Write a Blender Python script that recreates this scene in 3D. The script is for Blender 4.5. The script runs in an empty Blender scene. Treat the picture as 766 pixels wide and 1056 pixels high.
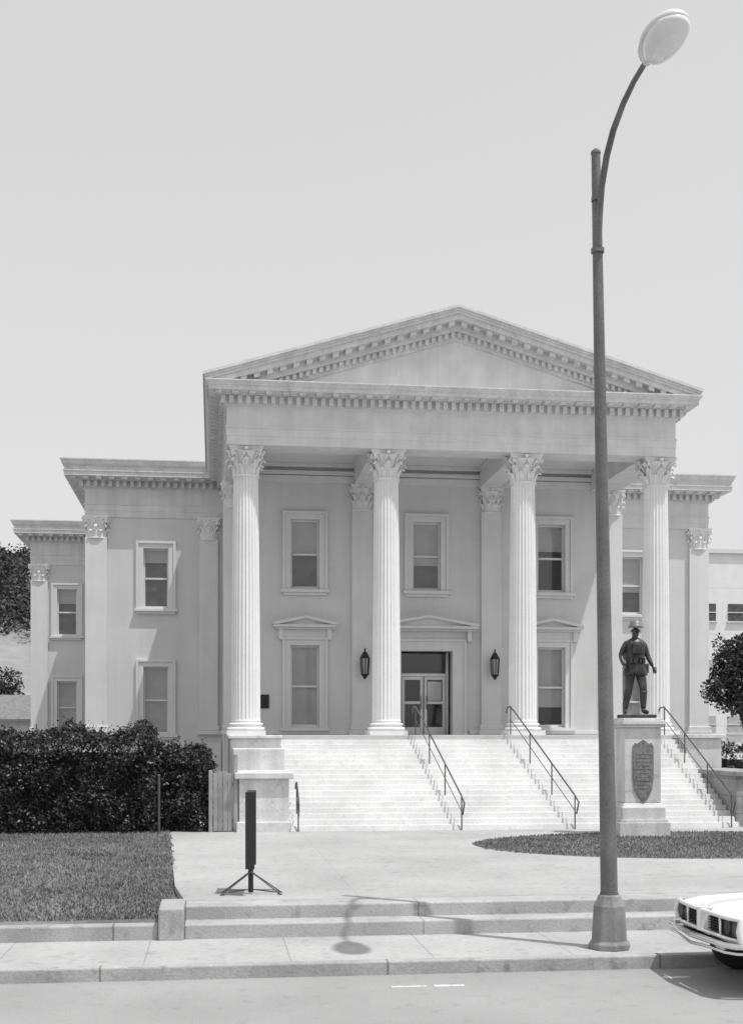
import bpy, math, random
from mathutils import Vector, Matrix, noise
random.seed(7)
R=random.random
def ru(a,b): return a+(b-a)*R()
S=bpy.context.scene
COL=S.collection
ZC=2.65      # portico floor / eye reference level
XC=6.29      # building axis
# ------------------------------------------------------------ materials
def mat(name,base,rough=.8,var=.08,scale=1.5,fine=.05,fscale=30.,streak=0.,metallic=0.,bump=.1,island=0.,brick=None,spec=.3,speck=0.):
    m=bpy.data.materials.new(name); m.use_nodes=True
    nt=m.node_tree; N=nt.nodes; L=nt.links; b=N['Principled BSDF']
    b.inputs['Roughness'].default_value=rough; b.inputs['Metallic'].default_value=metallic
    b.inputs['Specular IOR Level'].default_value=spec
    g=N.new('ShaderNodeNewGeometry')
    def noi(sc,det,lo,hi,vec=None):
        n=N.new('ShaderNodeTexNoise'); n.inputs['Scale'].default_value=sc; n.inputs['Detail'].default_value=det
        L.new(vec or g.outputs['Position'],n.inputs['Vector'])
        r=N.new('ShaderNodeMapRange'); L.new(n.outputs['Fac'],r.inputs[0])
        r.inputs[1].default_value=.3; r.inputs[2].default_value=.7; r.inputs[3].default_value=lo; r.inputs[4].default_value=hi
        return n.outputs['Fac'],r.outputs[0]
    def mul(a,c):
        q=N.new('ShaderNodeMath'); q.operation='MULTIPLY'
        L.new(a,q.inputs[0])
        if isinstance(c,float): q.inputs[1].default_value=c
        else: L.new(c,q.inputs[1])
        return q.outputs[0]
    _,a=noi(scale,4,1-var,1+var); nf,f=noi(fscale,5,1-fine,1+fine)
    v=mul(mul(a,f),float(base))
    if streak:
        mp=N.new('ShaderNodeMapping'); mp.inputs['Scale'].default_value=(3,3,.18); L.new(g.outputs['Position'],mp.inputs[0])
        _,s=noi(1.4,5,1-streak,1+streak*.4,mp.outputs[0]); v=mul(v,s)
    if speck:
        n=N.new('ShaderNodeTexNoise'); n.inputs['Scale'].default_value=5.; n.inputs['Detail'].default_value=6; L.new(g.outputs['Position'],n.inputs['Vector'])
        r=N.new('ShaderNodeMapRange'); L.new(n.outputs['Fac'],r.inputs[0]); r.inputs[1].default_value=.58; r.inputs[2].default_value=.72; r.inputs[3].default_value=1; r.inputs[4].default_value=1-speck
        v=mul(v,r.outputs[0])
    if brick:
        sx=N.new('ShaderNodeSeparateXYZ'); L.new(g.outputs['Position'],sx.inputs[0]); cx=N.new('ShaderNodeCombineXYZ')
        ad=N.new('ShaderNodeMath'); ad.operation='ADD'; ad.inputs[1].default_value=brick.get('ox',0.); L.new(sx.outputs[0],ad.inputs[0])
        ad2=N.new('ShaderNodeMath'); ad2.operation='ADD'; ad2.inputs[1].default_value=brick.get('oy',0.); L.new(sx.outputs[2 if brick.get('wall') else 1],ad2.inputs[0])
        L.new(ad.outputs[0],cx.inputs[0]); L.new(ad2.outputs[0],cx.inputs[1])
        t=N.new('ShaderNodeTexBrick'); L.new(cx.outputs[0],t.inputs[0]); t.offset=brick.get('off',.5)
        t.inputs['Scale'].default_value=1; t.inputs['Brick Width'].default_value=brick['w']; t.inputs['Row Height'].default_value=brick['h']
        t.inputs['Mortar Size'].default_value=brick['m']; t.inputs['Mortar Smooth'].default_value=.3
        bv=brick.get('bv',.03)
        t.inputs['Color1'].default_value=(1,1,1,1); t.inputs['Color2'].default_value=(1-bv,)*3+(1,); t.inputs['Mortar'].default_value=(brick['d'],)*3+(1,)
        bw=N.new('ShaderNodeRGBToBW'); L.new(t.outputs['Color'],bw.inputs[0]); v=mul(v,bw.outputs[0])
    if island:
        r=N.new('ShaderNodeMapRange'); L.new(g.outputs['Random Per Island'],r.inputs[0]); r.inputs[3].default_value=1-island; r.inputs[4].default_value=1+island
        v=mul(v,r.outputs[0])
    L.new(v,b.inputs['Base Color'])
    if bump:
        bp=N.new('ShaderNodeBump'); bp.inputs['Strength'].default_value=bump; bp.inputs['Distance'].default_value=.02
        L.new(nf,bp.inputs['Height']); L.new(bp.outputs[0],b.inputs['Normal'])
    return m
M={}
M['wall']=mat('painted_stone_wall',.66,streak=.05,var=.05,scale=.6,brick=dict(w=1.3,h=.42,m=.006,d=.95,wall=1,bv=.03,ox=.37))
M['trim']=mat('painted_trim',.70,streak=.05,var=.04,scale=1.2)
M['column']=mat('painted_column',.80,streak=.06,var=.04)
M['frieze']=mat('weathered_frieze',.68,streak=.10,var=.07,scale=2.)
M['cornice']=mat('weathered_cornice',.66,streak=.10,var=.08,scale=2.2,fine=.08,fscale=14,speck=.14)
M['roof']=mat('roof_membrane',.35)
M['stair']=mat('granite_steps',.62,var=.10,scale=.9,fine=.08,fscale=25,speck=.12,streak=.05,bump=.2)
M['cheek']=mat('granite_blocks',.64,var=.1,fine=.1,speck=.2,streak=.2,bump=.3)
M['roughstone']=mat('aged_stone_wall',.38,var=.25,scale=2.5,fine=.15,speck=.4,streak=.2,bump=.5,brick=dict(w=.9,h=.4,m=.015,d=.6,wall=1,bv=.12))
M['floor']=mat('portico_floor',.5)
M['plaza']=mat('plaza_concrete',.41,var=.13,scale=.5,fine=.08,fscale=12,speck=.18,bump=.15,brick=dict(w=3.2,h=3.1,m=.010,d=.86,off=0,bv=.05,ox=1.3,oy=.9))
M['walk']=mat('sidewalk_concrete',.42,var=.12,scale=.8,fine=.08,fscale=14,speck=.2,bump=.15,brick=dict(w=1.6,h=50.,m=.010,d=.72,off=0,bv=.07,ox=.75,oy=20))
M['kerb']=mat('kerb_concrete',.38,var=.16,scale=1.8,fine=.1,speck=.35,bump=.3,brick=dict(w=3.1,h=90.,m=.014,d=.5,off=0,bv=.07,ox=1.2,oy=40))
M['step']=mat('step_concrete',.42,var=.15,scale=1.4,fine=.1,speck=.3,bump=.3,brick=dict(w=4.3,h=90.,m=.010,d=.6,off=0,bv=.04,ox=1.7,oy=40))
M['road']=mat('worn_asphalt',.33,var=.13,scale=.35,fine=.12,fscale=60,speck=.14,bump=.4)
M['paint']=mat('road_paint',.62,var=.2,fine=.3,fscale=20)
M['ground']=mat('earth',.22,var=.2,scale=.1)
M['lawn']=mat('lawn_soil',.16,var=.35,scale=.8,fine=.3,fscale=18,bump=.6)
M['dry']=mat('dry_grass',.26,var=.15,scale=.05,fine=.1,fscale=.4,bump=0)
M['grass']=mat('grass_blades',.21,var=.35,scale=.9,fine=0,bump=0,island=.35)
M['leaf']=mat('hedge_leaves',.045,var=.5,scale=2.2,fine=0,bump=0,island=.85,rough=.45,spec=.5)
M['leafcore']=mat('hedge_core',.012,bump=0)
M['treeleaf']=mat('tree_leaves',.05,var=.4,scale=3.,fine=0,bump=0,island=.8,rough=.5)
M['hillleaf']=mat('hill_foliage',.06,var=.35,scale=.15,fine=0,bump=0,island=.45)
M['bark']=mat('bark',.12,var=.3,scale=8)
M['bronze']=mat('bronze_patina',.07,rough=.4,var=.5,scale=7,fine=.2,metallic=.4,streak=.4,spec=.5)
M['bronze2']=mat('bronze_pale_patina',.20,rough=.45,var=.3,scale=9,metallic=.2)
M['pole']=mat('painted_steel_pole',.16,rough=.5,var=.2,scale=2,fine=.15,metallic=.1,streak=.3)
M['polebase']=mat('pole_base_paint',.27,rough=.6,var=.2,scale=4,fine=.1,metallic=.1,streak=.2)
M['lamphouse']=mat('lamp_housing',.7,rough=.35,metallic=.1,bump=0)
M['lens']=mat('lamp_glass',.75,rough=.18,var=.05,fine=.0,bump=0,spec=.6)
M['iron']=mat('dark_iron',.03,rough=.5,bump=0)
M['rail']=mat('steel_handrail',.11,rough=.45,metallic=.3,bump=0)
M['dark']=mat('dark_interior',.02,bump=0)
M['blind']=mat('window_blind',.46,var=.10,scale=2.5,fine=.02,bump=0)
M['darkgrey']=mat('dark_grey_panel',.10,var=.3,scale=4,fine=.02,bump=0)  # dark grey painted on for unlit rooms behind panes; also headlights, office panes
M['lampglass']=mat('lantern_glass',.42,rough=.3,var=.2,bump=0)
M['white']=mat('white_door_paint',.8,bump=0)
M['carpaint']=mat('white_car_paint',.80,rough=.16,var=.01,fine=0,bump=0,spec=.6)
M['chrome']=mat('chrome',.75,rough=.12,metallic=1.,var=.01,fine=0,bump=0)
M['rubber']=mat('tyre_rubber',.03,rough=.8)
M['black']=mat('black_trim',.02,rough=.4,bump=0)
M['farwhite']=mat('far_building_wall',.80,var=.05,brick=dict(w=60.,h=3.2,m=.05,d=.88,wall=1,off=0,ox=300))
M['shingle']=mat('roof_shingles',.2,var=.2,scale=4)
M['wood']=mat('weathered_wood',.34,var=.2,scale=3,streak=.3)
M['plaque']=mat('plaque_bronze',.20,rough=.5,var=.3,scale=12,metallic=.1,fine=.3)
def glassmat():
    m=bpy.data.materials.new('window_glass'); m.use_nodes=True; nt=m.node_tree; N=nt.nodes; L=nt.links
    N.remove(N['Principled BSDF']); o=N['Material Output']
    t=N.new('ShaderNodeBsdfTransparent'); t.inputs[0].default_value=(.86,.86,.86,1)
    g=N.new('ShaderNodeBsdfGlossy'); g.inputs['Roughness'].default_value=.05; g.inputs[0].default_value=(.9,.9,.9,1)
    mx=N.new('ShaderNodeMixShader'); mx.inputs[0].default_value=.10
    L.new(t.outputs[0],mx.inputs[1]); L.new(g.outputs[0],mx.inputs[2]); L.new(mx.outputs[0],o.inputs[0]); return m
M['glass']=glassmat()
# ------------------------------------------------------------ mesh builder
class MB:
    def __init__(s): s.v=[]; s.f=[]
    def add(s,vs,fs):
        n=len(s.v); s.v+= [tuple(p) for p in vs]; s.f+=[tuple(i+n for i in f) for f in fs]; return s
    def box(s,x0,x1,y0,y1,z0,z1):
        return s.add([(x0,y0,z0),(x1,y0,z0),(x1,y1,z0),(x0,y1,z0),(x0,y0,z1),(x1,y0,z1),(x1,y1,z1),(x0,y1,z1)],
              [(0,3,2,1),(4,5,6,7),(0,1,5,4),(1,2,6,5),(2,3,7,6),(3,0,4,7)])
    def prism(s,pts,a,b,axis='y'):
        n=len(pts)
        f={'y':lambda p,t:(p[0],t,p[1]),'x':lambda p,t:(t,p[0],p[1]),'z':lambda p,t:(p[0],p[1],t)}[axis]
        vs=[f(p,a) for p in pts]+[f(p,b) for p in pts]
        fs=[tuple(range(n)),tuple(reversed(range(n,2*n)))]+[(i,i+n,(i+1)%n+n,(i+1)%n) for i in range(n)]
        return s.add(vs,fs)
    def lathe(s,prof,n=24,c=(0,0,0),sx=1,sy=1,cap=True):
        vs=[];fs=[]
        for r,z in prof:
            for i in range(n):
                a=2*math.pi*i/n; vs.append((c[0]+sx*r*math.cos(a),c[1]+sy*r*math.sin(a),c[2]+z))
        for j in range(len(prof)-1):
            for i in range(n):
                fs.append((j*n+i,j*n+(i+1)%n,(j+1)*n+(i+1)%n,(j+1)*n+i))
        if cap: fs.append(tuple(reversed(range(n)))); fs.append(tuple(range((len(prof)-1)*n,len(prof)*n)))
        return s.add(vs,fs)
    def tube(s,pts,rad,n=8,sy=1.):
        pts=[Vector(p) for p in pts]; vs=[];fs=[]
        if not isinstance(rad,(list,tuple)): rad=[rad]*len(pts)
        prevu=None
        for k,p in enumerate(pts):
            t=(pts[min(k+1,len(pts)-1)]-pts[max(k-1,0)]).normalized()
            ref=prevu if prevu is not None else (Vector((0,0,1)) if abs(t.z)<.9 else Vector((1,0,0)))
            w=t.cross(ref).normalized(); u=w.cross(t).normalized(); prevu=u
            for i in range(n):
                a=2*math.pi*i/n; vs.append(p+rad[k]*(math.cos(a)*w+math.sin(a)*u*sy))
        m=len(pts)
        for j in range(m-1):
            for i in range(n): fs.append((j*n+i,j*n+(i+1)%n,(j+1)*n+(i+1)%n,(j+1)*n+i))
        fs.append(tuple(reversed(range(n)))); fs.append(tuple(range((m-1)*n,m*n)))
        return s.add(vs,fs)
    def xform(s,mtx): s.v=[tuple(mtx@Vector(p)) for p in s.v]; return s
    def obj(s,name,m,parent=None,smooth=False,bevel=0,recentre=True,norm=True):
        if recentre:
            xs=[p[0] for p in s.v]; ys=[p[1] for p in s.v]; zs=[p[2] for p in s.v]
            c=((min(xs)+max(xs))/2,(min(ys)+max(ys))/2,min(zs))
        else: c=(0,0,0)
        me=bpy.data.meshes.new(name); me.from_pydata([(p[0]-c[0],p[1]-c[1],p[2]-c[2]) for p in s.v],[],s.f)
        me.materials.append(M[m] if isinstance(m,str) else m)
        if norm:
            import bmesh
            b=bmesh.new(); b.from_mesh(me); bmesh.ops.recalc_face_normals(b,faces=b.faces); b.to_mesh(me); b.free()
        if smooth:
            me.polygons.foreach_set('use_smooth',[True]*len(me.polygons))
            if smooth!='full': 
                try: me.set_sharp_from_angle(angle=math.radians(38))
                except Exception: pass
        o=bpy.data.objects.new(name,me); COL.objects.link(o); o.location=c
        if bevel:
            bm=o.modifiers.new('bevel','BEVEL'); bm.width=bevel; bm.segments=2; bm.limit_method='ANGLE'
        if parent is not None: par(o,parent)
        return o
def par(o,p):
    o.parent=p; o.matrix_parent_inverse=wm(p).inverted()
def wm(o):
    return Matrix.LocRotScale(o.location,o.rotation_euler,o.scale)
def empty(name,loc,parent=None):
    e=bpy.data.objects.new(name,None); COL.objects.link(e); e.location=loc; e.empty_display_size=.3
    if parent is not None: par(e,parent)
    return e
def tag(o,label,cat,group=None):
    o['label']=label; o['category']=cat
    if group: o['group']=group
def struct(o,label=None): 
    o['kind']='structure'
    if label: o['label']=label; o['category']=o.name.split('.')[0].replace('_',' ')
# ------------------------------------------------------------ ground, road, walks
Gd=MB().add([(-1500,-1500,-.02),(1500,-1500,-.02),(1500,1500,-.02),(-1500,1500,-.02)],[(0,1,2,3)]).obj('ground','ground',norm=False); struct(Gd,'wide bare ground reaching the horizon')
KY=13.85
o=MB().add([(-200,-6,0),(200,-6,0),(200,KY-.12,0),(-200,KY-.12,0)],[(0,1,2,3)]).obj('road','road',norm=False); struct(o,'pale worn asphalt street')
o=MB().box(-80,80,KY-.14,KY+.02,-.1,.15).obj('kerb','kerb',bevel=.02); struct(o,'worn concrete street kerb')
o=MB().box(-80,80,KY+.02,15.5,-.1,.146).obj('sidewalk','walk'); struct(o,'jointed concrete sidewalk along the street')
mk=MB().box(1.85,2.22,13.02,13.08,0,.004); mk.box(2.3,2.62,13.0,13.09,0,.004); o=mk.obj('road_marking','paint'); struct(o,'faded white painted parking dashes on the asphalt')
mk=MB().box(4.85,5.15,13.15,13.23,0,.004); o=mk.obj('road_marking','paint'); struct(o,'faded white painted parking dash on the asphalt')
mk=MB(); mk.box(-.35,40,15.5,15.92,-.1,.325); mk.box(-.35,40,15.9,16.4,-.1,.497)
o=mk.obj('entrance_steps','step',bevel=.02); struct(o,'two low concrete steps up from the sidewalk')
def lx(Y): return -.45-.5*(Y-16.0)/11.6
pz=[(-.36,16.38),(40,16.38),(40,60),(-1.1,60),(-1.1,28),(lx(27),27),(lx(22),22),(lx(18),18)]
o=MB().prism(pz,-.1,.5,'z').obj('plaza','plaza'); struct(o,'pale concrete forecourt leading to the stairs')
o=MB().box(-120,120,28.6,190,-.05,.492).obj('grounds_terrain','ground'); struct(o,'level earth around the building')
lk=MB().box(-40,-.66,15.5,15.72,-.1,.33).obj('lawn_kerb','kerb',bevel=.02); tag(lk,'low concrete retaining kerb along the lawn','kerb')
eb=MB().box(-.66,-.352,15.42,16.35,-.1,.535).obj('concrete_end_block','kerb',bevel=.025); tag(eb,'low concrete block ending the entrance steps','block')
def lawnz(x,y):
    t=max(0,min(1,(y-15.7)/7.)); return .31+.2*t*(2-t)*.97+.012*noise.noise(Vector((x*1.2,y*1.2,0)))
vs=[];fs=[];nx,ny=60,50
for j in range(ny+1):
    y=15.72+(28.6-15.72)*j/ny; xr=(lx(y) if y>16.4 else -.64)-.01
    for i in range(nx+1):
        q=(i/nx)**1.0; x=-22+(xr+22)*q; vs.append((x,y,lawnz(x,y)))
for j in range(ny):
    for i in range(nx):
        a=j*(nx+1)+i; fs.append((a,a+1,a+nx+2,a+nx+1))
o=MB().add(vs,fs).obj('lawn','lawn',norm=False,smooth='full'); struct(o,'mown lawn beside the path')
def blades(n,fn,h=.06):
    mb=MB()
    for _ in range(n):
        x,y,z=fn(); a=ru(0,6.28); w=ru(.008,.02); hh=h*ru(.5,1.3); dx,dy=w*math.cos(a),w*math.sin(a); tx,ty=ru(-.03,.03),ru(-.03,.03)
        mb.add([(x-dx,y-dy,z-.01),(x+dx,y+dy,z-.01),(x+tx,y+ty,z+hh)],[(0,1,2)])
    return mb
def fl():
    while True:
        y=16+12*R()**1.2; xr=lx(y)+ru(-.05,.05)+.05*noise.noise(Vector((0,y*2,0))); x=xr-ru(0,1)**1.1*5.2
        return x,y,lawnz(x,y)
o=blades(42000,fl,.045).obj('lawn_grass','grass',norm=False); o['kind']='stuff'; o['label']='short grass blades covering the lawn'; o['category']='grass'
IX,IY,IA,IB=9.6,23.6,4.6,2.9
pts=[]
for i in range(64):
    a=2*math.pi*i/64; k=1+.02*math.sin(5*a); pts.append((IX+IA*k*math.cos(a),IY+IB*k*math.sin(a)))
o=MB().prism(pts,.45,.506,'z').obj('grass_island','lawn'); struct(o,'oval grass bed in the forecourt')
def fi():
    while True:
        x=ru(-1,1);y=ru(-1,1)
        if x*x+y*y<1.03: return IX+IA*x,IY+IB*y,.505
o=blades(30000,fi,.04).obj('island_grass','grass',norm=False); o['kind']='stuff'; o['label']='thin worn grass around the memorial'; o['category']='grass'
# ------------------------------------------------------------ courthouse
B=empty('courthouse',(XC,37,.5)); tag(B,'pale neoclassical courthouse with four-column Corinthian portico and pediment','building')
def wallholes(mb,x0,x1,z0,z1,y,holes,depth=.3):
    xs=sorted({x0,x1}|{h[0] for h in holes}|{h[1] for h in holes}); zs=sorted({z0,z1}|{h[2] for h in holes}|{h[3] for h in holes})
    for i in range(len(xs)-1):
        for j in range(len(zs)-1):
            cx=(xs[i]+xs[i+1])/2; cz=(zs[j]+zs[j+1])/2
            if any(h[0]<cx<h[1] and h[2]<cz<h[3] for h in holes): continue
            mb.add([(xs[i],y,zs[j]),(xs[i+1],y,zs[j]),(xs[i+1],y,zs[j+1]),(xs[i],y,zs[j+1])],[(0,1,2,3)])
    for a,b,c,d in holes:
        mb.add([(a,y,c),(b,y,c),(b,y,d),(a,y,d),(a,y+depth,c),(b,y+depth,c),(b,y+depth,d),(a,y+depth,d)],[(0,1,5,4),(1,2,6,5),(2,3,7,6),(3,0,4,7)])
def H(cx,w,a,b): return (cx-w/2,cx+w/2,ZC+a,ZC+b)
W=.84
YW=37.0; YG=43.4; YH=56.0
mainx=[2.67,XC,XC+3.8]
up=(4.27,6.30); lo=(.2,2.6); wl=(.0,2.28)
holesM=[H(x,W,*up) for x in mainx]+[H(mainx[0],W,*lo),H(mainx[2],W,*lo),H(XC,1.54,-.03,2.46)]
mb=MB(); wallholes(mb,XC-5.97,XC+5.97,.45,ZC+8.3,YW,holesM); 
mb.box(XC-5.97,XC-5.7,YW+.01,62,.45,ZC+8.3).box(XC+5.7,XC+5.97,YW+.01,62,.45,ZC+8.3).box(XC-5.97,XC+5.97,61.7,62,.45,ZC+8.3)
mb.obj('wall','wall',B,norm=False)
mb=MB(); wallholes(mb,-4.28,XC-5.97,.45,ZC+8.3,YG,[H(-1.93,W,*up),H(-1.93,W,*wl)]); mb.box(-4.28,-4.0,YG+.005,YH,.45,ZC+8.3)
mb.obj('wall','wall',B,norm=False)
mb=MB(); wallholes(mb,XC+5.97,17.6,.45,ZC+8.3,YG,[H(14.75,W,*up),H(14.75,W,*wl)]); mb.box(17.3,17.6,YG+.005,YH,.45,ZC+8.3)
mb.obj('wall','wall',B,norm=False)
mb=MB(); wallholes(mb,-7.83,-4.28,.45,ZC+8.3,YH,[H(-6.3,W,*up),H(-6.3,W,*wl)]); wallholes(mb,-4.28,20.4,.45,ZC+8.3,YH+.01,[])
mb.box(-7.83,-7.5,YH+.005,70,.45,ZC+8.3).box(20.1,20.4,YH+.015,70,.45,ZC+8.3).box(-7.83,20.4,69.7,70,.45,ZC+8.3)
mb.obj('wall','wall',B,norm=False)
for (a,b,y,z0,z1) in [(-4.36,XC-6.02,YG,.4,ZC-.28),(XC+6.02,17.68,YG,.4,ZC-.28),(-7.9,-4.4,YH,.4,ZC-.28),(XC-5.6,XC-1.3,YW,ZC-.02,ZC+.1),(XC+1.3,XC+5.6,YW,ZC-.02,ZC+.1)]:
    MB().box(a,b,y-.08,y-.002,z0,z1).obj('base_course','trim',B,bevel=.015)
def ring(mb,x0,x1,y0,y1,prof):
    n=len(prof); vs=[]
    for off,z in prof:
        vs+=[(x0-off,y0-off,z),(x1+off,y0-off,z),(x1+off,y1+off,z),(x0-off,y1+off,z)]
    fs=[]
    for k in range(n-1):
        for i in range(4): fs.append((k*4+i,k*4+(i+1)%4,(k+1)*4+(i+1)%4,(k+1)*4+i))
    fs.append((n*4-4,n*4-3,n*4-2,n*4-1)); mb.add(vs,fs)
def dent(mb,x0,x1,y0,ymax,off0,off1,z0,z1,w,step,sides=True):
    n=int((x1-x0+2*off1)/step)
    for i in range(n):
        x=x0-off1+(i+.5)*(x1-x0+2*off1)/n; mb.box(x-w/2,x+w/2,y0-off1,y0-off0+.01,z0,z1)
    if sides:
        m=int((ymax-y0)/step)
        for i in range(1,m):
            y=y0+i*step; mb.box(x0-off1,x0-off0+.01,y-w/2,y+w/2,z0,z1); mb.box(x1+off0-.01,x1+off1,y-w/2,y+w/2,z0,z1)
def ent(z): return ZC+z
enprof=[(.0,ent(7.33)),(.0,ent(7.55)),(.012,ent(7.555)),(.012,ent(7.74)),(.03,ent(7.75)),(.035,ent(7.79)),(.0,ent(7.80)),(.0,ent(8.28)),(.05,ent(8.31))]
def coprof(t,s=1.): return [(.05,ent(8.312)),(.08,ent(8.33)),(.08,ent(8.53)),(.26*s,ent(8.545)),(.26*s,ent(8.58)),(.46*s,ent(8.60)),(.46*s,ent(8.70)),(.49*s,ent(8.715)),(.49*s,ent(8.74)),(.55*s,ent(t-.03)),(.55*s,ent(t)),(.3,ent(t+.02))]
def wprof(t): return [(.05,ent(8.312)),(.08,ent(8.33)),(.08,ent(8.53)),(.34,ent(8.545)),(.34,ent(8.59)),(.62,ent(8.61)),(.62,ent(8.74)),(.65,ent(8.755)),(.65,ent(8.80)),(.60,ent(8.81)),(.62,ent(8.9)),(.68,ent(8.98)),(.72,ent(t-.05)),(.74,ent(t-.04)),(.74,ent(t)),(.3,ent(t+.02))]
for (x0,x1,y0,y1,t) in [(-4.3,17.62,YG-.02,YH-.1,9.16),(-7.85,20.42,YH-.02,70.,9.16)]:
    mb=MB(); ring(mb,x0,x1,y0,y1,enprof); mb.obj('entablature','frieze',B,norm=False)
    mb=MB(); ring(mb,x0,x1,y0,y1,wprof(t)); dent(mb,x0,x1,y0,y0+6,.08,.22,ent(8.34),ent(8.53),.12,.24)
    dent(mb,x0,x1,y0,y0+6,.33,.56,ent(8.53),ent(8.605),.18,.42)
    mb.obj('cornice','cornice',B,norm=False)
    MB().box(x0+.25,x1-.25,y0+.2,y1-.2,ent(9.0),ent(9.22)).obj('roof','roof',B)
EX0,EX1,EY=.34,12.12,32.06
XP=6.2
mb=MB()
n=len(enprof); vs=[]
for off,z in enprof: vs+=[(EX0-off,EY-off,z),(EX1+off,EY-off,z),(EX1+off,62.1,z),(EX0-off,62.1,z)]
fs=[]
for k in range(n-1):
    for i in (0,1,3): fs.append((k*4+i,k*4+(i+1)%4,(k+1)*4+(i+1)%4,(k+1)*4+i))
mb.add(vs,fs)
z0=ent(7.33)
ix0,ix1,iy=EX0+.82,EX1-.82,EY+.82
mb.add([(EX0,EY,z0),(EX1,EY,z0),(ix1,iy,z0),(ix0,iy,z0),(EX0,YW+.1,z0),(ix0,YW+.1,z0),(EX1,YW+.1,z0),(ix1,YW+.1,z0)],[(0,3,2,1),(0,4,5,3),(1,2,7,6)])
zt=ent(7.95)
mb.add([(ix0,iy,z0),(ix1,iy,z0),(ix1,iy,zt),(ix0,iy,zt),(ix0,YW+.1,z0),(ix0,YW+.1,zt),(ix1,YW+.1,z0),(ix1,YW+.1,zt)],[(0,3,2,1),(0,4,5,3),(1,2,7,6)])
mb.obj('entablature','frieze',B,norm=False)
mb=MB().box(ix0-.1,ix1+.1,iy-.1,YW+.1,ent(7.93),ent(8.05))
for cx in (XC-1.88,XC+1.88): mb.box(cx-.3,cx+.3,iy-.05,YW-.12,z0+.004,ent(7.94)); mb.box(cx-.36,cx+.36,iy-.04,YW-.13,ent(7.82),ent(7.935))
mb.box(ix0-.02,ix1+.02,iy-.02,iy+.08,ent(7.8),ent(7.94))
mb.obj('ceiling','trim',B,bevel=.01)
mb=MB().box(XC-5.9,XC+5.9,YW-.12,YW-.004,ent(7.375),ent(7.58)).box(XC-5.9,XC+5.9,YW-.15,YW-.006,ent(7.6),ent(7.72)).box(XC-5.89,XC+5.89,YW-.25,YW-.008,ent(7.82),ent(7.928))
mb.obj('inner_entablature','trim',B,bevel=.01)
mb=MB(); ring(mb,EX0,EX1,EY,62.1,coprof(8.84)); dent(mb,EX0,EX1,EY,44,.08,.20,ent(8.34),ent(8.53),.11,.21)
dent(mb,EX0,EX1,EY,44,.25,.42,ent(8.53),ent(8.598),.15,.42)
mb.obj('cornice','cornice',B,norm=False)
# pediment
PW=6.46; E=ent(8.99); A=ent(10.93); m=(A-E)/PW
def band(mb,w,d0,d1,ya,yb):
    e=A-m*w
    mb.prism([(XP-w,e-d0),(XP,A-d0),(XP+w,e-d0),(XP+w,e-d1),(XP,A-d1),(XP-w,e-d1)],ya,yb)
mb=MB(); band(mb,PW,0,.07,EY-.57,62.6); band(mb,PW-.03,.068,.13,EY-.53,62.5); band(mb,PW-.05,.128,.2,EY-.50,33.); band(mb,PW-.08,.198,.34,EY-.45,33.02)
band(mb,PW-.35,.335,.56,EY-.22,33.1); band(mb,PW-.7,.55,.78,EY-.08,33.2)
def rakeblocks(mb,w,d0,d1,ya,yb,bw,step):
    for s in (-1,1):
        for i in range(int(w/step)):
            x=(i+.5)*step; hx=bw/2
            mb.prism([(XP+s*(x-hx),A-m*(x-hx)-d0),(XP+s*(x+hx),A-m*(x+hx)-d0),(XP+s*(x+hx),A-m*(x+hx)-d1),(XP+s*(x-hx),A-m*(x-hx)-d1)],ya,yb)
rakeblocks(mb,5.95,.335,.45,EY-.41,EY-.21,.15,.33)
rakeblocks(mb,4.9,.565,.70,EY-.16,EY-.07,.09,.17)
mb.obj('raking_cornice','cornice',B)
MB().prism([(XP-5.8,ent(8.7)),(XP+5.8,ent(8.7)),(XP,A-.5)],EY-.03,EY+.3).obj('tympanum','frieze',B)
MB().prism([(XP-6.2,ent(8.8)),(XP+6.2,ent(8.8)),(XP,A-.14)],33.3,62.3).obj('roof','roof',B)
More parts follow.
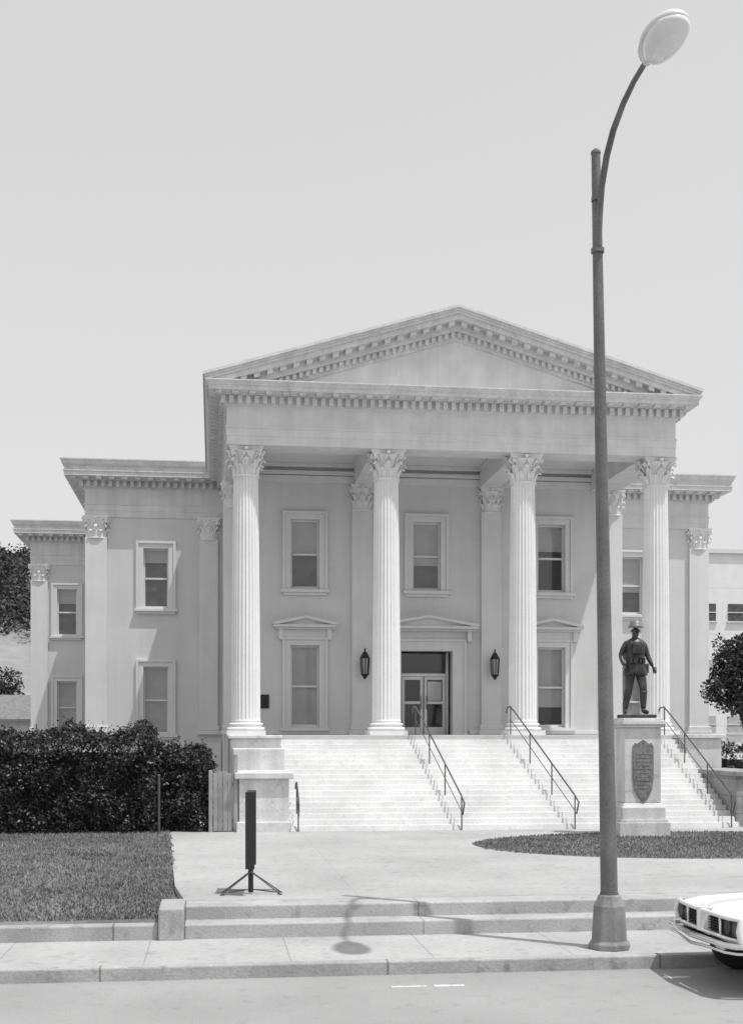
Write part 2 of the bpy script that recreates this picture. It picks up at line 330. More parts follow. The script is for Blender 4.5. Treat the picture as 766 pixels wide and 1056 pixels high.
# columns
def cap_mesh(rb=.315,h=.76,aw=.47):
    mb=MB(); mb.lathe([(rb+.03,0),(rb+.045,.02),(rb+.03,.045),(rb-.02,.05),(rb-.01,.3),(rb+.02,.5),(rb+.1,.62),(rb+.12,.64)],24)
    def leaf(a,zb,lh,w,out):
        vs=[];fs=[]; n=7
        for k in range(n+1):
            t=k/n
            r=rb-.005+.02*t+out*(t**3); z=zb+lh*(t if t<.86 else .86-(t-.86)*1.2)
            ww=w*(.75+.35*math.sin(math.pi*min(1,t*1.1)))*(1 if t<.8 else 1-(t-.8)*3.2)*(1+.14*(k%2))
            for j,q in enumerate((-1,-.5,0,.5,1)):
                rr=r+(.03 if q==0 else (.012 if abs(q)==1 else -.006))
                b=a+q*ww/2/max(rr,.1); vs.append((rr*math.cos(b),rr*math.sin(b),z-(.03*abs(q) if k>n-2 else 0)))
        for k in range(n):
            for j in range(4): fs.append((k*5+j,k*5+j+1,(k+1)*5+j+1,(k+1)*5+j))
        mb.add(vs,fs)
    for i in range(8): leaf(i*math.pi/4+math.pi/8,.05,.30,.17,.15)
    for i in range(8): leaf(i*math.pi/4,.05,.50,.17,.18)
    for i in range(4):
        a=math.pi/4+i*math.pi/2
        for s in (-1,1):
            b=a+s*.1; pts=[];rad=[]
            for k in range(15):
                t=k/14
                if t<.45:
                    q=t/.45; r=rb+.02+.16*q*q; z=.36+.26*q; 
                else:
                    q=(t-.45)/.55; th=math.pi*.75-q*math.pi*2.4; rr=.065*(1-q*.7); r=rb+.21+rr*math.cos(th); z=.575+rr*math.sin(th)
                pts.append((r*math.cos(b),r*math.sin(b),z)); rad.append(.028-.01*t)
            mb.tube(pts,rad,6)
        c=i*math.pi/2
        for s in (-1,1):
            pts=[((rb+.06+.05*t)*math.cos(c+s*(.35-.28*t)),(rb+.06+.05*t)*math.sin(c+s*(.35-.28*t)),.42+.18*t) for t in (0,.25,.5,.75,1)]
            mb.tube(pts,[.02,.02,.022,.026,.03],5)
        mb.lathe([(.01,-.045),(.045,-.03),(.055,.0),(.045,.03),(.01,.045)],8,((rb+.14)*math.cos(c),(rb+.14)*math.sin(c),.69))
    for z0_,z1_,e in ((.645,.70,-.03),(.702,h,.0)):
        pts=[]
        for i in range(4):
            a=math.pi/4+i*math.pi/2; R0=(aw+e)*1.414*.97
            p0=Vector((R0*math.cos(a),R0*math.sin(a))); p1=Vector((R0*math.cos(a+math.pi/2),R0*math.sin(a+math.pi/2)))
            n=Vector((-(p0+p1).x,-(p0+p1).y)).normalized()
            for k in range(9):
                t=k/8*.92+.04; pts.append(tuple(p0+(p1-p0)*t+n*.10*math.sin(math.pi*t)))
        mb.prism(pts,z0_,z1_,'z')
    return mb
def shaft_mesh(h,r0,r1,nf=24):
    vs=[];fs=[];seg=6;n=nf*seg; zs=[0,.03,.06,.1]+[.1+(h-.2)*k/9 for k in range(1,10)]+[h-.06,h-.02,h]
    for z in zs:
        t=z/h; r=r0-(r0-r1)*(t**1.7)
        fl=0 if (z<.05 or z>h-.05) else 1
        flr=.06 if z<.05 or z>h-.03 else 0
        for i in range(n):
            d=[0,0,.62,1,1,.62][i%seg]
            rr=r*(1+flr*.4)-fl*d*.030
            a=2*math.pi*i/n; vs.append((rr*math.cos(a),rr*math.sin(a),z))
    for j in range(len(zs)-1):
        for i in range(n): fs.append((j*n+i,j*n+(i+1)%n,(j+1)*n+(i+1)%n,(j+1)*n+i))
    return MB().add(vs,fs)
def base_mesh(r):
    mb=MB().box(-r-.12,r+.12,-r-.12,r+.12,0,.12)
    mb.lathe([(r+.05,.12),(r+.10,.13),(r+.12,.165),(r+.10,.2),(r+.04,.21),(r+.03,.24),(r+.05,.255),(r+.075,.28),(r+.05,.305),(r+.01,.31),(r,.34)],32); return mb
YC=32.55; CZ=ZC-.03; CH=7.36
src=None
for i,off in enumerate((-5.46,-1.82,1.82,5.46)):
    c=empty('column',(XC+off,YC,CZ),B)
    if src is None:
        a=base_mesh(.37).obj('base','column',None,smooth=True,recentre=False)
        b=shaft_mesh(CH-.34-.76,.37,.315).obj('shaft','column',None,smooth=True,recentre=False)
        d=cap_mesh().obj('capital','column',None,smooth=True,recentre=False)
        src=(a,b,d); parts=src
    else:
        parts=[]
        for q in src:
            q2=q.copy(); COL.objects.link(q2); parts.append(q2)
    for q,z in zip(parts,(0,.34,CH-.76)):
        q.location=(XC+off,YC,CZ+z); q.scale=(1,1,1); par(q,c)
def pilaster(x,y,w):
    c=empty('pilaster',(x,y,CZ),B)
    MB().box(x-w/2,x+w/2,y-.13,y-.003,CZ+.30,CZ+6.66).obj('shaft','trim',c,bevel=.01)
    MB().box(x-w/2-.09,x+w/2+.09,y-.22,y-.005,CZ+.0,CZ+.14).box(x-w/2-.05,x+w/2+.05,y-.18,y-.004,CZ+.141,CZ+.301).obj('base','trim',c,bevel=.025)
    k=src[2].copy(); COL.objects.link(k); k.location=(x,y-.02,CZ+6.62); k.scale=(w/.74,.5,1); par(k,c)
for off in (-5.68,-1.94,1.94,5.68): pilaster(XC+off,YW,.60)
pilaster(-3.92,YG,.72); pilaster(-.15,YG,.62); pilaster(17.24,YG,.72); pilaster(12.8,YG,.62)
pilaster(-7.47,YH,.72)
def window(cx,y,z0,z1,hood,blindfrac,k=0):
    w=W; wn=empty('window',(cx,y,z0),B)
    f=MB()
    def fr(o0,o1,yf,zl):
        f.box(cx-w/2-o1,cx-w/2-o0,y-yf,y-.003,zl,z1+o1); f.box(cx+w/2+o0,cx+w/2+o1,y-yf,y-.003,zl,z1+o1); f.box(cx-w/2-o0,cx+w/2+o0,y-yf,y-.003,z1+o0,z1+o1)
    fr(.0,.16,.06,z0-.02); fr(.16,.245,.10,z0-.02)
    f.obj('frame','trim',wn,bevel=.008)
    MB().box(cx-w/2-.3,cx+w/2+.3,y-.16,y-.004,z0-.12,z0-.021).box(cx-w/2-.22,cx+w/2+.22,y-.1,y-.006,z0-.2,z0-.121).obj('sill','trim',wn,bevel=.01)
    yy=y+.14
    sb=MB(); b=.055
    zm=(z0+z1)/2
    sb.box(cx-w/2,cx-w/2+b,yy-.03,yy+.03,z0,z1).box(cx+w/2-b,cx+w/2,yy-.03,yy+.03,z0,z1)
    sb.box(cx-w/2+b,cx+w/2-b,yy-.03,yy+.03,z1-b,z1).box(cx-w/2+b,cx+w/2-b,yy-.03,yy+.03,z0,z0+b+.02).box(cx-w/2+b,cx+w/2-b,yy-.05,yy+.03,zm-.03,zm+.03)
    sb.obj('sash','trim',wn)
    MB().add([(cx-w/2,yy,z0),(cx+w/2,yy,z0),(cx+w/2,yy,z1),(cx-w/2,yy,z1)],[(0,1,2,3)]).obj('pane','glass',wn,norm=False)
    zb=z1-(z1-z0)*blindfrac
    MB().box(cx-w/2+.01,cx+w/2-.01,yy+.05,yy+.055,zb,z1-.01).box(cx-w/2+.01,cx+w/2-.01,yy+.045,yy+.06,zb-.02,zb).obj('blind','blind',wn)
    MB().add([(cx-w/2-.01,y+.29,z0-.01),(cx+w/2+.01,y+.29,z0-.01),(cx+w/2+.01,y+.29,z1+.01),(cx-w/2-.01,y+.29,z1+.01)],[(0,1,2,3)]).obj('dark_backing','darkgrey' if k%3!=1 else 'dark',wn,norm=False)  # backing sheet coloured dark to stand for the unlit room behind the glass
    if hood: pedim(cx,y,z1+.24,.93,.2,.3,wn)
def pedim(cx,y,z,hw,rise,proj,parent,name='hood'):
    p=MB()
    p.box(cx-hw+.12,cx+hw-.12,y-.06,y-.002,z+.002,z+.22)
    p.box(cx-hw+.05,cx+hw-.05,y-proj*.6,y-.004,z+.22,z+.28)
    p.box(cx-hw,cx+hw,y-proj,y-.006,z+.281,z+.36)
    p.prism([(cx-hw-.03,z+.361),(cx-hw-.03,z+.42),(cx,z+.42+rise),(cx+hw+.03,z+.42),(cx+hw+.03,z+.361),(cx+hw-.14,z+.361),(cx,z+.34+rise),(cx-hw+.14,z+.361)],y-proj-.03,y-.008)
    p.prism([(cx-hw+.1,z+.361),(cx+hw-.1,z+.361),(cx,z+.36+rise)],y-proj+.12,y-.01)
    for s in (-1,1): p.box(cx+s*(hw-.22)-.06,cx+s*(hw-.22)+.06,y-proj*.55,y-.003,z-.08,z+.219)
    p.obj(name,'trim',parent,bevel=.006)
window(mainx[0],YW,ZC+up[0],ZC+up[1],False,.48,0)
window(mainx[1],YW,ZC+up[0],ZC+up[1],False,.62,3)
window(mainx[2],YW,ZC+up[0],ZC+up[1],False,.38,1)
window(mainx[0],YW,ZC+lo[0],ZC+lo[1],True,.96,3)
window(mainx[2],YW,ZC+lo[0],ZC+lo[1],True,.74,4)
window(-1.93,YG,ZC+up[0],ZC+up[1],False,.22,3); window(-1.93,YG,ZC+wl[0],ZC+wl[1],False,.95,3)
window(14.75,YG,ZC+up[0],ZC+up[1],False,.6,6); window(14.75,YG,ZC+wl[0],ZC+wl[1],False,.9,4)
window(-6.3,YH,ZC+up[0],ZC+up[1],False,.3,6); window(-6.3,YH,ZC+wl[0],ZC+wl[1],False,.97,3)
# door
D=empty('door',(XC,YW,ZC),B)
f=MB(); dw=.77; dh=ZC+2.46
f.box(XC-dw-.36,XC-dw-.002,YW-.1,YW-.003,ZC-.03,dh+.3).box(XC+dw+.002,XC+dw+.36,YW-.1,YW-.003,ZC-.03,dh+.3).box(XC-dw-.002,XC+dw+.002,YW-.1,YW-.003,dh+.002,dh+.3)
f.box(XC-dw-.42,XC-dw-.34,YW-.14,YW-.004,ZC-.03,dh+.36).box(XC+dw+.34,XC+dw+.42,YW-.14,YW-.004,ZC-.03,dh+.36).box(XC-dw-.34,XC+dw+.34,YW-.14,YW-.004,dh+.28,dh+.36)
f.obj('frame','trim',D,bevel=.008)
pedim(XC,YW,dh+.36,1.48,.26,.45,D,'pediment')
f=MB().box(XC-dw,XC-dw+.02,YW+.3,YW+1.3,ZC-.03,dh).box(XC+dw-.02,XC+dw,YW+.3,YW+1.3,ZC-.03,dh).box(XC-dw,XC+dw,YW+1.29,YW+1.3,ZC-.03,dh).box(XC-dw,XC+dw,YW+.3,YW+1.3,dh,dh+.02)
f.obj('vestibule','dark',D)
yd=YW+.55
f=MB(); hh=1.72
for s in (-1,1):
    a=XC+s*.02; b=XC+s*.66
    x0,x1=min(a,b),max(a,b)
    f.box(x0,x0+.08,yd-.03,yd+.03,ZC-.02,ZC+hh).box(x1-.08,x1,yd-.03,yd+.03,ZC-.02,ZC+hh).box(x0+.08,x1-.08,yd-.03,yd+.03,ZC+hh-.09,ZC+hh).box(x0+.08,x1-.08,yd-.03,yd+.03,ZC-.02,ZC+.2).box(x0+.08,x1-.08,yd-.03,yd+.03,ZC+.9,ZC+.98)
f.obj('door_leaf','white',D)
f=MB().box(XC-.76,XC-.68,yd-.05,yd+.05,ZC-.02,dh).box(XC+.68,XC+.76,yd-.05,yd+.05,ZC-.02,dh).box(XC-.68,XC+.68,yd-.05,yd+.05,ZC+hh+.01,ZC+hh+.1); f.obj('door_frame','white',D)
MB().add([(XC-.68,yd+.01,ZC),(XC+.68,yd+.01,ZC),(XC+.68,yd+.01,dh),(XC-.68,yd+.01,dh)],[(0,1,2,3)]).obj('pane','glass',D,norm=False)
MB().box(XC-.09,XC-.07,yd-.1,yd-.08,ZC+.75,ZC+1.15).box(XC+.07,XC+.09,yd-.1,yd-.08,ZC+.75,ZC+1.15).obj('handle','rail',D)
MB().box(XC+.13,XC+.55,yd+.02,yd+.03,ZC+1.0,ZC+1.58).obj('notice','white',D)
for s in (-1,1):
    x=XC+s*1.94+.05; y=YW-.38; z=ZC+1.6
    l=empty('lantern',(x,y,z),B)
    q=MB().lathe([(.02,0),(.07,.08),(.1,.12),(.1,.15)],8,(x,y,z)); q.lathe([(.15,.62),(.12,.68),(.05,.8),(.02,.82),(.03,.87),(.005,.92)],8,(x,y,z)); q.lathe([(.12,.13),(.13,.15)],8,(x,y,z))
    for i in range(8):
        a=2*math.pi*i/8; q.tube([(x+.1*math.cos(a),y+.1*math.sin(a),z+.14),(x+.135*math.cos(a),y+.135*math.sin(a),z+.63)],.013,4)
    q.tube([(x,y+.26,z+.35),(x,y+.15,z+.3),(x,y+.05,z+.02)],.018,5); q.box(x-.06,x+.06,y+.22,y+.25,z+.2,z+.5)
    q.obj('bracket','iron',l); MB().lathe([(.088,.15),(.12,.61)],8,(x,y,z)).obj('glass','lampglass',l)
MB().box(1.28,1.62,YW-.04,YW-.003,ZC+.75,ZC+1.15).obj('wall_plaque','iron',B)
MB().box(.35,12.0,31.78,YW-.002,.5,ZC-.03).obj('portico_floor','floor',B,bevel=.015)
nr=18; Y0=27.7; ye=31.78; tr=(ye-Y0)/(nr-1); rz=(ZC-.03-.5)/nr
prof=[(Y0-.04,.3)]
for i in range(nr-1):
    y=Y0+i*tr; z=.5+(i+1)*rz
    prof+=[(y-.04,z-rz+.002),(y,z-.010),(y+.008,z),(y+tr-.042,z)]
prof+=[(ye-.001,.5+(nr-1)*rz),(ye-.001,.3)]
MB().prism(prof,1.66,11.98,'x').obj('staircase','stair',B)
q=MB().box(.42,1.658,31.3,33.3,.45,ZC-.12).box(.36,1.7,31.22,33.35,ZC-.119,ZC-.031)
q.box(.46,1.655,29.6,31.29,.45,ZC-.35)
q.obj('cheek_wall','cheek',B,bevel=.02)
q=MB().box(.56,1.654,27.72,29.59,.45,1.66).box(.46,1.75,27.6,29.62,1.661,1.80).box(.5,1.70,27.62,29.58,.45,.72)
q.obj('cheek_wall','cheek',B,bevel=.02)
q=MB().box(12.0,12.95,31.0,33.3,.45,ZC-.12).box(11.96,13.02,30.92,33.35,ZC-.119,ZC-.01)
q.obj('cheek_wall','cheek',B,bevel=.02)
q=MB().box(12.0,12.95,27.9,30.99,.45,1.66).box(11.96,13.05,27.8,30.95,1.661,1.78); q.box(12.96,16.5,29.5,29.9,.45,1.55).box(12.96,16.6,29.42,29.98,1.551,1.68)
q.obj('cheek_wall','roughstone',B,bevel=.02)
MB().box(.36,.55,33.36,YW,.45,ZC-.04).obj('podium_side','wall',B)
# ------------------------------------------------------------ handrails
def handrail(xt,xb,t1=1.,name='handrail',lab='thin dark steel pipe handrail on the entrance stairs'):
    e=empty(name,(xb,27.6,.5)); tag(e,lab,'handrail','handrails on the entrance stairs')
    hh=.74
    def P(t,h):
        y=27.55+(31.85-27.55)*t; x=xb+(xt-xb)*t; z=.5+(ZC-.53)*max(0,min(1,(y-27.6)/(31.8-27.6)))+h
        return (x,y,z)
    r=MB(); pts=[P(0,.35),P(-.03,.62),P(.02,hh)]+[P(t1*t/8,hh) for t in range(1,8)]+[P(t1,hh)]
    last=P(t1,hh); pts+=[(last[0],last[1]+.3,last[2]-.03),(last[0],last[1]+.42,last[2]-.16)]
    r.tube(pts,.019,8); r.tube([P(0.03,.4)]+[P(t1*t/8,.4) for t in range(1,8)]+[P(t1,.4)],.011,6); r.obj('rail','rail',e,smooth=True)
    for t in ((.02,.34,.67,.99) if t1>.5 else (.02,t1)):
        q=MB(); a=P(t,hh); q.tube([(a[0],a[1],a[2]-.80),(a[0],a[1],a[2])],.016,8); q.obj('post','rail',e,smooth=True)
handrail(5.12,5.5); handrail(7.6,8.1); handrail(1.88,1.85,.16,lab='short low steel handrail by the stair pedestal'); handrail(11.72,11.78)
# ------------------------------------------------------------ street lamp
LX,LY=4.58,14.24
Lm=empty('street_lamp',(LX,LY,.15)); tag(Lm,'tall grey steel street lamp with curved arm on the sidewalk','street lamp')
q=MB().lathe([(.25,0),(.25,.06),(.215,.1),(.19,.5),(.15,.58),(.135,.62),(.11,.63)],8,(LX,LY,.148)); q.obj('base','polebase',Lm,bevel=.008)
def px(z): return LX-.16*(z-.7)/8.6
pz_=[.7+(9.42-.7)*k/12 for k in range(13)]
q=MB().tube([(px(z),LY,z) for z in pz_],[.1-.048*k/12 for k in range(13)],20); q.lathe([(.06,0),(.055,.03),(.02,.06)],12,(px(9.42),LY,9.41))
q.lathe([(.108,0),(.108,.06)],16,(px(.75),LY,.74)); q.obj('pole','pole',Lm,smooth=True)
ax=px(8.6)
pts=[(ax,LY-.07,8.3),(ax,LY-.10,8.65),(ax,LY-.17,8.95),(ax,LY-.36,9.22),(ax,LY-.60,9.40),(ax,LY-.95,9.53),(ax,LY-1.3,9.59),(ax,LY-1.62,9.60),(ax,LY-1.85,9.58)]
q=MB().tube(pts,[.032,.036,.038,.038,.036,.033,.03,.03,.03],10); q.lathe([(.078,0),(.078,.05)],12,(ax,LY-.02,8.25)).lathe([(.075,0),(.075,.04)],12,(ax,LY-.02,8.85)); q.obj('arm','pole',Lm,smooth=True)
hd=empty('lamp_head',(ax,12.2,9.55),Lm)
def ell(n,a,b,c,zlo,zhi,ctr,egg=.18):
    mb=MB(); vs=[];fs=[];m=12
    for j in range(m+1):
        ph=math.pi*j/m-math.pi/2; z=math.sin(ph); rr=math.cos(ph); zz=c*z
        zz=max(zlo,min(zhi,zz))
        for i in range(n):
            t=2*math.pi*i/n; y=rr*math.sin(t); vs.append((ctr[0]+a*rr*math.cos(t)*(1-egg*y),ctr[1]+b*y,ctr[2]+zz))
    for j in range(m):
        for i in range(n): fs.append((j*n+i,j*n+(i+1)%n,(j+1)*n+(i+1)%n,(j+1)*n+i))
    return mb.add(vs,fs)
ell(24,.215,.46,.15,-.02,.2,(ax,12.10,9.58)).tube([(ax,12.55,9.59),(ax,12.35,9.6)],[.05,.09],10).obj('housing','lamphouse',hd,smooth='full')
ell(24,.203,.40,.2,-.3,-.01,(ax,12.04,9.575)).obj('lens','lens',hd,smooth='full')
# ------------------------------------------------------------ war memorial
WX,WY=8.93,25.9
Wm=empty('war_memorial',(WX,WY,.5)); tag(Wm,'bronze soldier statue on a tall pale stone pedestal','monument')
pd=empty('pedestal',(WX,WY,.5),Wm)
q=MB()
def sq(a,z0,z1): q.box(WX-a,WX+a,WY-a,WY+a,z0,z1)
sq(.55,.46,.80); sq(.51,.801,.86); sq(.47,.861,1.10)
q.add(*[[(WX+sx*a,WY+sy*a,z) for a,z in ((.47,1.10),(.40,1.2)) for sx,sy in ((-1,-1),(1,-1),(1,1),(-1,1))],[(0,1,5,4),(1,2,6,5),(2,3,7,6),(3,0,4,7)]])
sq(.395,1.199,2.78); sq(.44,2.781,2.84); sq(.48,2.841,2.93); sq(.42,2.931,2.98)
q.obj('stone_block','cheek',pd,bevel=.012)
shp=[(0,1.22),(.10,1.30),(.19,1.48),(.225,1.75),(.225,2.38),(.17,2.46),(.13,2.44),(.0,2.53),(-.13,2.44),(-.17,2.46),(-.225,2.38),(-.225,1.75),(-.19,1.48),(-.10,1.30)]
q=MB().prism([(WX+a,z) for a,z in shp],WY-.425,WY-.393)
for r_ in range(10): q.box(WX-.15,WX+.15,WY-.430,WY-.424,1.5+r_*.08,1.525+r_*.08)
q.obj('plaque','plaque',pd,bevel=.008)
MB().box(WX-.34,WX+.34,WY-.3,WY+.3,2.981,3.06).obj('bronze_plinth','bronze',Wm,bevel=.02)
FZ=3.06
V=[(.02,0,.97,.14,.12),(.01,0,1.15,.13,.11),(0,-.01,1.34,.16,.125),(0,-.01,1.50,.09,.08),(.0,-.015,1.58,.057,.057),(.01,-.03,1.66,.08,.094),(.01,-.03,1.76,.084,.094),
 (-.185,0,1.45,.07,.07),(-.275,.05,1.19,.056,.056),(-.25,-.10,.98,.040,.040),
 (.185,0,1.45,.07,.07),(.285,.05,1.19,.056,.056),(.35,-.07,.97,.038,.038),
 (-.08,0,.88,.11,.115),(-.13,-.03,.52,.075,.08),(-.18,.06,.13,.048,.05),(-.19,.04,.055,.05,.05),(-.24,-.14,.045,.045,.035),
 (.10,0,.88,.11,.115),(.13,-.14,.53,.075,.08),(.15,-.08,.13,.048,.05),(.15,-.10,.055,.05,.05),(.19,-.27,.045,.045,.035),
 (-.155,.0,.34,.074,.078),(.14,-.10,.35,.074,.078),(-.11,-.01,.70,.108,.11),(.12,-.07,.70,.108,.11)]
Ed=[(0,1),(1,2),(2,3),(3,4),(4,5),(5,6),(2,7),(7,8),(8,9),(2,10),(10,11),(11,12),(0,13),(13,25),(25,14),(14,23),(23,15),(15,16),(16,17),(0,18),(18,26),(26,19),(19,24),(24,20),(20,21),(21,22)]
me=bpy.data.meshes.new('soldier'); me.from_pydata([(v[0],v[1],v[2]) for v in V],Ed,[]); me.materials.append(M['bronze'])
so=bpy.data.objects.new('soldier',me); COL.objects.link(so); so.location=(WX-.05,WY-.02,FZ)
sk=so.modifiers.new('skin','SKIN'); 
for i,v in enumerate(V):
    me.skin_vertices[0].data[i].radius=(v[3],v[4]); me.skin_vertices[0].data[i].use_root=(i==0)
sk.use_smooth_shade=True
ss=so.modifiers.new('sub','SUBSURF'); ss.levels=2; ss.render_levels=2
par(so,Wm)
SX,SY=WX-.05,WY-.02
def loc(p): return (SX+p[0],SY+p[1],FZ+p[2])
q=MB().lathe([(.09,1.545),(.18,1.49),(.21,1.41),(.20,1.25),(.18,1.12),(.195,1.03),(.225,.93),(.25,.79),(.23,.79),(.18,.92)],20,loc((.01,0,0)),1,.78,cap=False)
for i in range(5): q.lathe([(.001,0),(.012,.004),(.001,.01)],6,loc((.0,-.16,1.02+i*.09)))
q.obj('tunic','bronze',so,smooth='full')
q=MB().lathe([(.185,1.06),(.202,1.065),(.202,1.13),(.185,1.135)],20,loc((.01,0,0)),1,.8)
for s in (-1,1):
    for a in (.06,.13): q.box(*[SX+s*a-.028,SX+s*a+.028,SY-.20,SY-.13,FZ+1.03,FZ+1.14])
q.box(SX+.17,SX+.28,SY-.05,SY+.09,FZ+.84,FZ+1.03)
q.obj('cartridge_belt','bronze',so,bevel=.01)
q=MB().box(SX-.12,SX+.12,SY-.25,SY-.14,FZ+1.22,FZ+1.41)
q.tube([loc((-.11,-.15,1.42)),loc((-.1,-.08,1.52)),loc((-.06,.08,1.53))],.016,6).tube([loc((.11,-.15,1.42)),loc((.1,-.08,1.52)),loc((.06,.08,1.53))],.016,6).tube([loc((-.15,-.13,1.10)),loc((.02,-.20,1.25)),loc((.15,-.09,1.48))],.016,6)
q.obj('gas_mask_bag','bronze',so,bevel=.02)
MB().box(SX-.15,SX+.15,SY+.12,SY+.26,FZ+1.12,FZ+1.50).obj('haversack','bronze',so,bevel=.03)
q=MB().lathe([(.155,1.758),(.162,1.765),(.128,1.795),(.118,1.84),(.10,1.88),(.06,1.905),(.001,1.915)],24,loc((.01,-.03,0)),1.,1.08); q.obj('helmet','bronze2',so,smooth='full')
MB().prism([(SY-.155,FZ+1.66),(SY-.125,FZ+1.71),(SY-.11,FZ+1.645)],SX-.005,SX+.025,'x').obj('nose','bronze',so)
for s in (-1,1): MB().lathe([(.001,-.012),(.012,0),(.001,.012)],8,loc((.01+s*.035,-.118,1.705))).obj('eye','bronze',so)
MB().box(SX-.015,SX+.035,SY-.125,SY-.105,FZ+1.612,FZ+1.622).obj('mouth','bronze',so)
for s in (-1,1): MB().lathe([(.002,-.03),(.016,0),(.002,.03)],8,loc((.01+s*.088,-.025,1.69))).obj('ear','bronze',so)
def hand(w,dirv,side,name='hand'):
    w=Vector(w); d=Vector(dirv).normalized(); sd=Vector((d.z,0,-d.x)).normalized(); n=d.cross(sd)
    q=MB().tube([loc(w),loc(w+d*.045),loc(w+d*.09)],[.03,.042,.036],8,.55)
    for i,l in enumerate((.07,.08,.075,.06)):
        b=w+d*.08+sd*(i-1.5)*.019; q.tube([loc(b),loc(b+d*l*.45+n*.008),loc(b+d*l*.75+n*.03),loc(b+d*l*.8+n*.05)],[.0095,.009,.008,.006],6)
    b=w+d*.02+sd*side*.032; q.tube([loc(b),loc(b+d*.03+sd*side*.022),loc(b+d*.06+sd*side*.022+n*.015)],[.012,.011,.008],6)
    q.obj(name,'bronze',so,smooth='full')
hand((-.25,-.10,.98),(.25,-.35,-.8),1); hand((.35,-.07,.97),(.3,-.3,-.9),-1)
for (a,b) in (((-.14,-.02,.48),(-.18,.055,.15)),((.133,-.13,.48),(.15,-.08,.15))):
    q=MB()
    p0=Vector(a); p1=Vector(b); q.tube([loc(p0.lerp(p1,i/12)) for i in range(13)],[.078*(1-.3*i/12)+(.005 if i%2 else 0) for i in range(13)],12)
    q.obj('puttee','bronze',so,smooth='full')
so.scale=(1.06,1.06,1.05)
# ------------------------------------------------------------ sign stand
GX,GY=.5,17.0
sg=empty('sign_stand',(GX,GY,.5)); tag(sg,'narrow dark folding sign turned edge-on, on splayed metal feet','sign')
rot=Matrix.Translation((GX,GY,0))@Matrix.Rotation(math.radians(86),4,'Z')@Matrix.Translation((-GX,-GY,0))
MB().box(GX-.27,GX+.27,GY-.04,GY+.04,.92,1.86).xform(rot).obj('panel','iron',sg,bevel=.01)
q=MB()
for s in (-1,1): q.box(GX+s*.29-.02,GX+s*.29+.02,GY-.06,GY+.06,.86,1.88)
q.box(GX-.27,GX+.27,GY-.05,GY+.05,1.861,1.88); q.xform(rot); q.obj('frame','iron',sg,bevel=.005)
for ang_ in (20,-25,150,205):
    a=math.radians(ang_); ex=(GX+.42*math.cos(a),GY+.32*math.sin(a),.515)
    MB().tube([(GX,GY+.1*math.sin(a),.80),ex],.009,6).tube([(GX,GY,.56),(ex[0]*.97+GX*.03,ex[1],.53)],.008,6).box(ex[0]-.03,ex[0]+.03,ex[1]-.03,ex[1]+.03,.501,.514).obj('leg','rail',sg)
MB().tube([(GX,GY,.52),(GX,GY,.98)],.035,8).obj('post','iron',sg)
# ------------------------------------------------------------ hedges, gate, trees
def leafquads(mb,p,s):
    a=Vector((ru(-1,1),ru(-1,1),ru(-1,1))).normalized(); b=a.cross(Vector((ru(-1,1),ru(-1,1),ru(-1,1)))).normalized()
    l=s*ru(.6,1.2); w=l*.5; p=Vector(p)
    mb.add([p-a*l*.5,p+b*w*.5,p+a*l*.5,p-b*w*.5],[(0,1,2,3)])
def hedge(x0,x1,y0,y1,z0,z1,n,label,s=.085,rnd=1.):
    h=empty('hedge',((x0+x1)/2,(y0+y1)/2,z0)); tag(h,label,'hedge')
    MB().box(x0+.25,x1-.25,y0+.34,y1-.2,z0-.1,z1-.42).obj('dark_core','leafcore',h)  # solid near-black filler box behind the leaves
    mb=MB(); A1=(x1-x0)*(z1-z0); A2=(x1-x0)*(y1-y0); A3=(y1-y0)*(z1-z0)
    for _ in range(n):
        r=R()*(A1+A2+A3*2)
        if r<A1: p=[ru(x0,x1),y0,ru(z0,z1)]; nr_=Vector((0,-1,0))
        elif r<A1+A2: p=[ru(x0,x1),ru(y0,y1),z1]; nr_=Vector((0,0,1))
        elif r<A1+A2+A3: p=[x1,ru(y0,y1),ru(z0,z1)]; nr_=Vector((1,0,0))
        else: p=[x0,ru(y0,y1),ru(z0,z1)]; nr_=Vector((-1,0,0))
        p=Vector(p); q=(noise.noise(p*1.3)*.30+noise.noise(p*3.7)*.2)*rnd
        zf=(p.z-z0)/(z1-z0)
        p=p+nr_*(q-.05-abs(random.gauss(0,.09)))
        p.z-= .16*rnd*max(0,1-(p.y-y0)/.35)*(1 if zf>.8 else 0)
        p.z-= .12*rnd*zf*max(0,1-min(p.x-x0,x1-p.x)/.3) 
        if zf>.7: p.z+=.16*rnd*noise.noise(Vector((p.x*1.1,3,0)))+.08*noise.noise(Vector((p.x*4,7,0)))
        if R()<.05: p+=nr_*ru(0,.2)*rnd
        leafquads(mb,p,s)
    for _ in range(int((x1-x0)*8*rnd)):
        bx=ru(x0+.15,x1-.15); by=ru(y0,y0+.7); hz=ru(.08,.28); tx=ru(-.08,.08)
        for k in range(9):
            t=k/8; leafquads(mb,(bx+tx*t+ru(-.03,.03),by+ru(-.03,.03),z1-.12+(hz+.12)*t),s*.9)
    mb.obj('foliage','leaf',h,norm=False)
hedge(-8.5,-1.24,27.5,29.2,.5,2.66,46000,'long dense dark clipped hedge beside the lawn')
hedge(-1.30,-.06,27.9,29.5,.5,2.40,17000,'short dark hedge segment next to the stair wall',rnd=.7)
hp=MB().tube([(-1.16,27.5,.45),(-1.16,27.5,1.75)],.028,8).lathe([(.04,0),(.025,.04)],8,(-1.16,27.5,1.74)).obj('hedge_post','rail'); tag(hp,'thin grey post between two hedges','post')
gt=empty('garden_gate',(.2,27.8,.5)); tag(gt,'small weathered wooden gate beside the stair wall','gate')
q=MB()
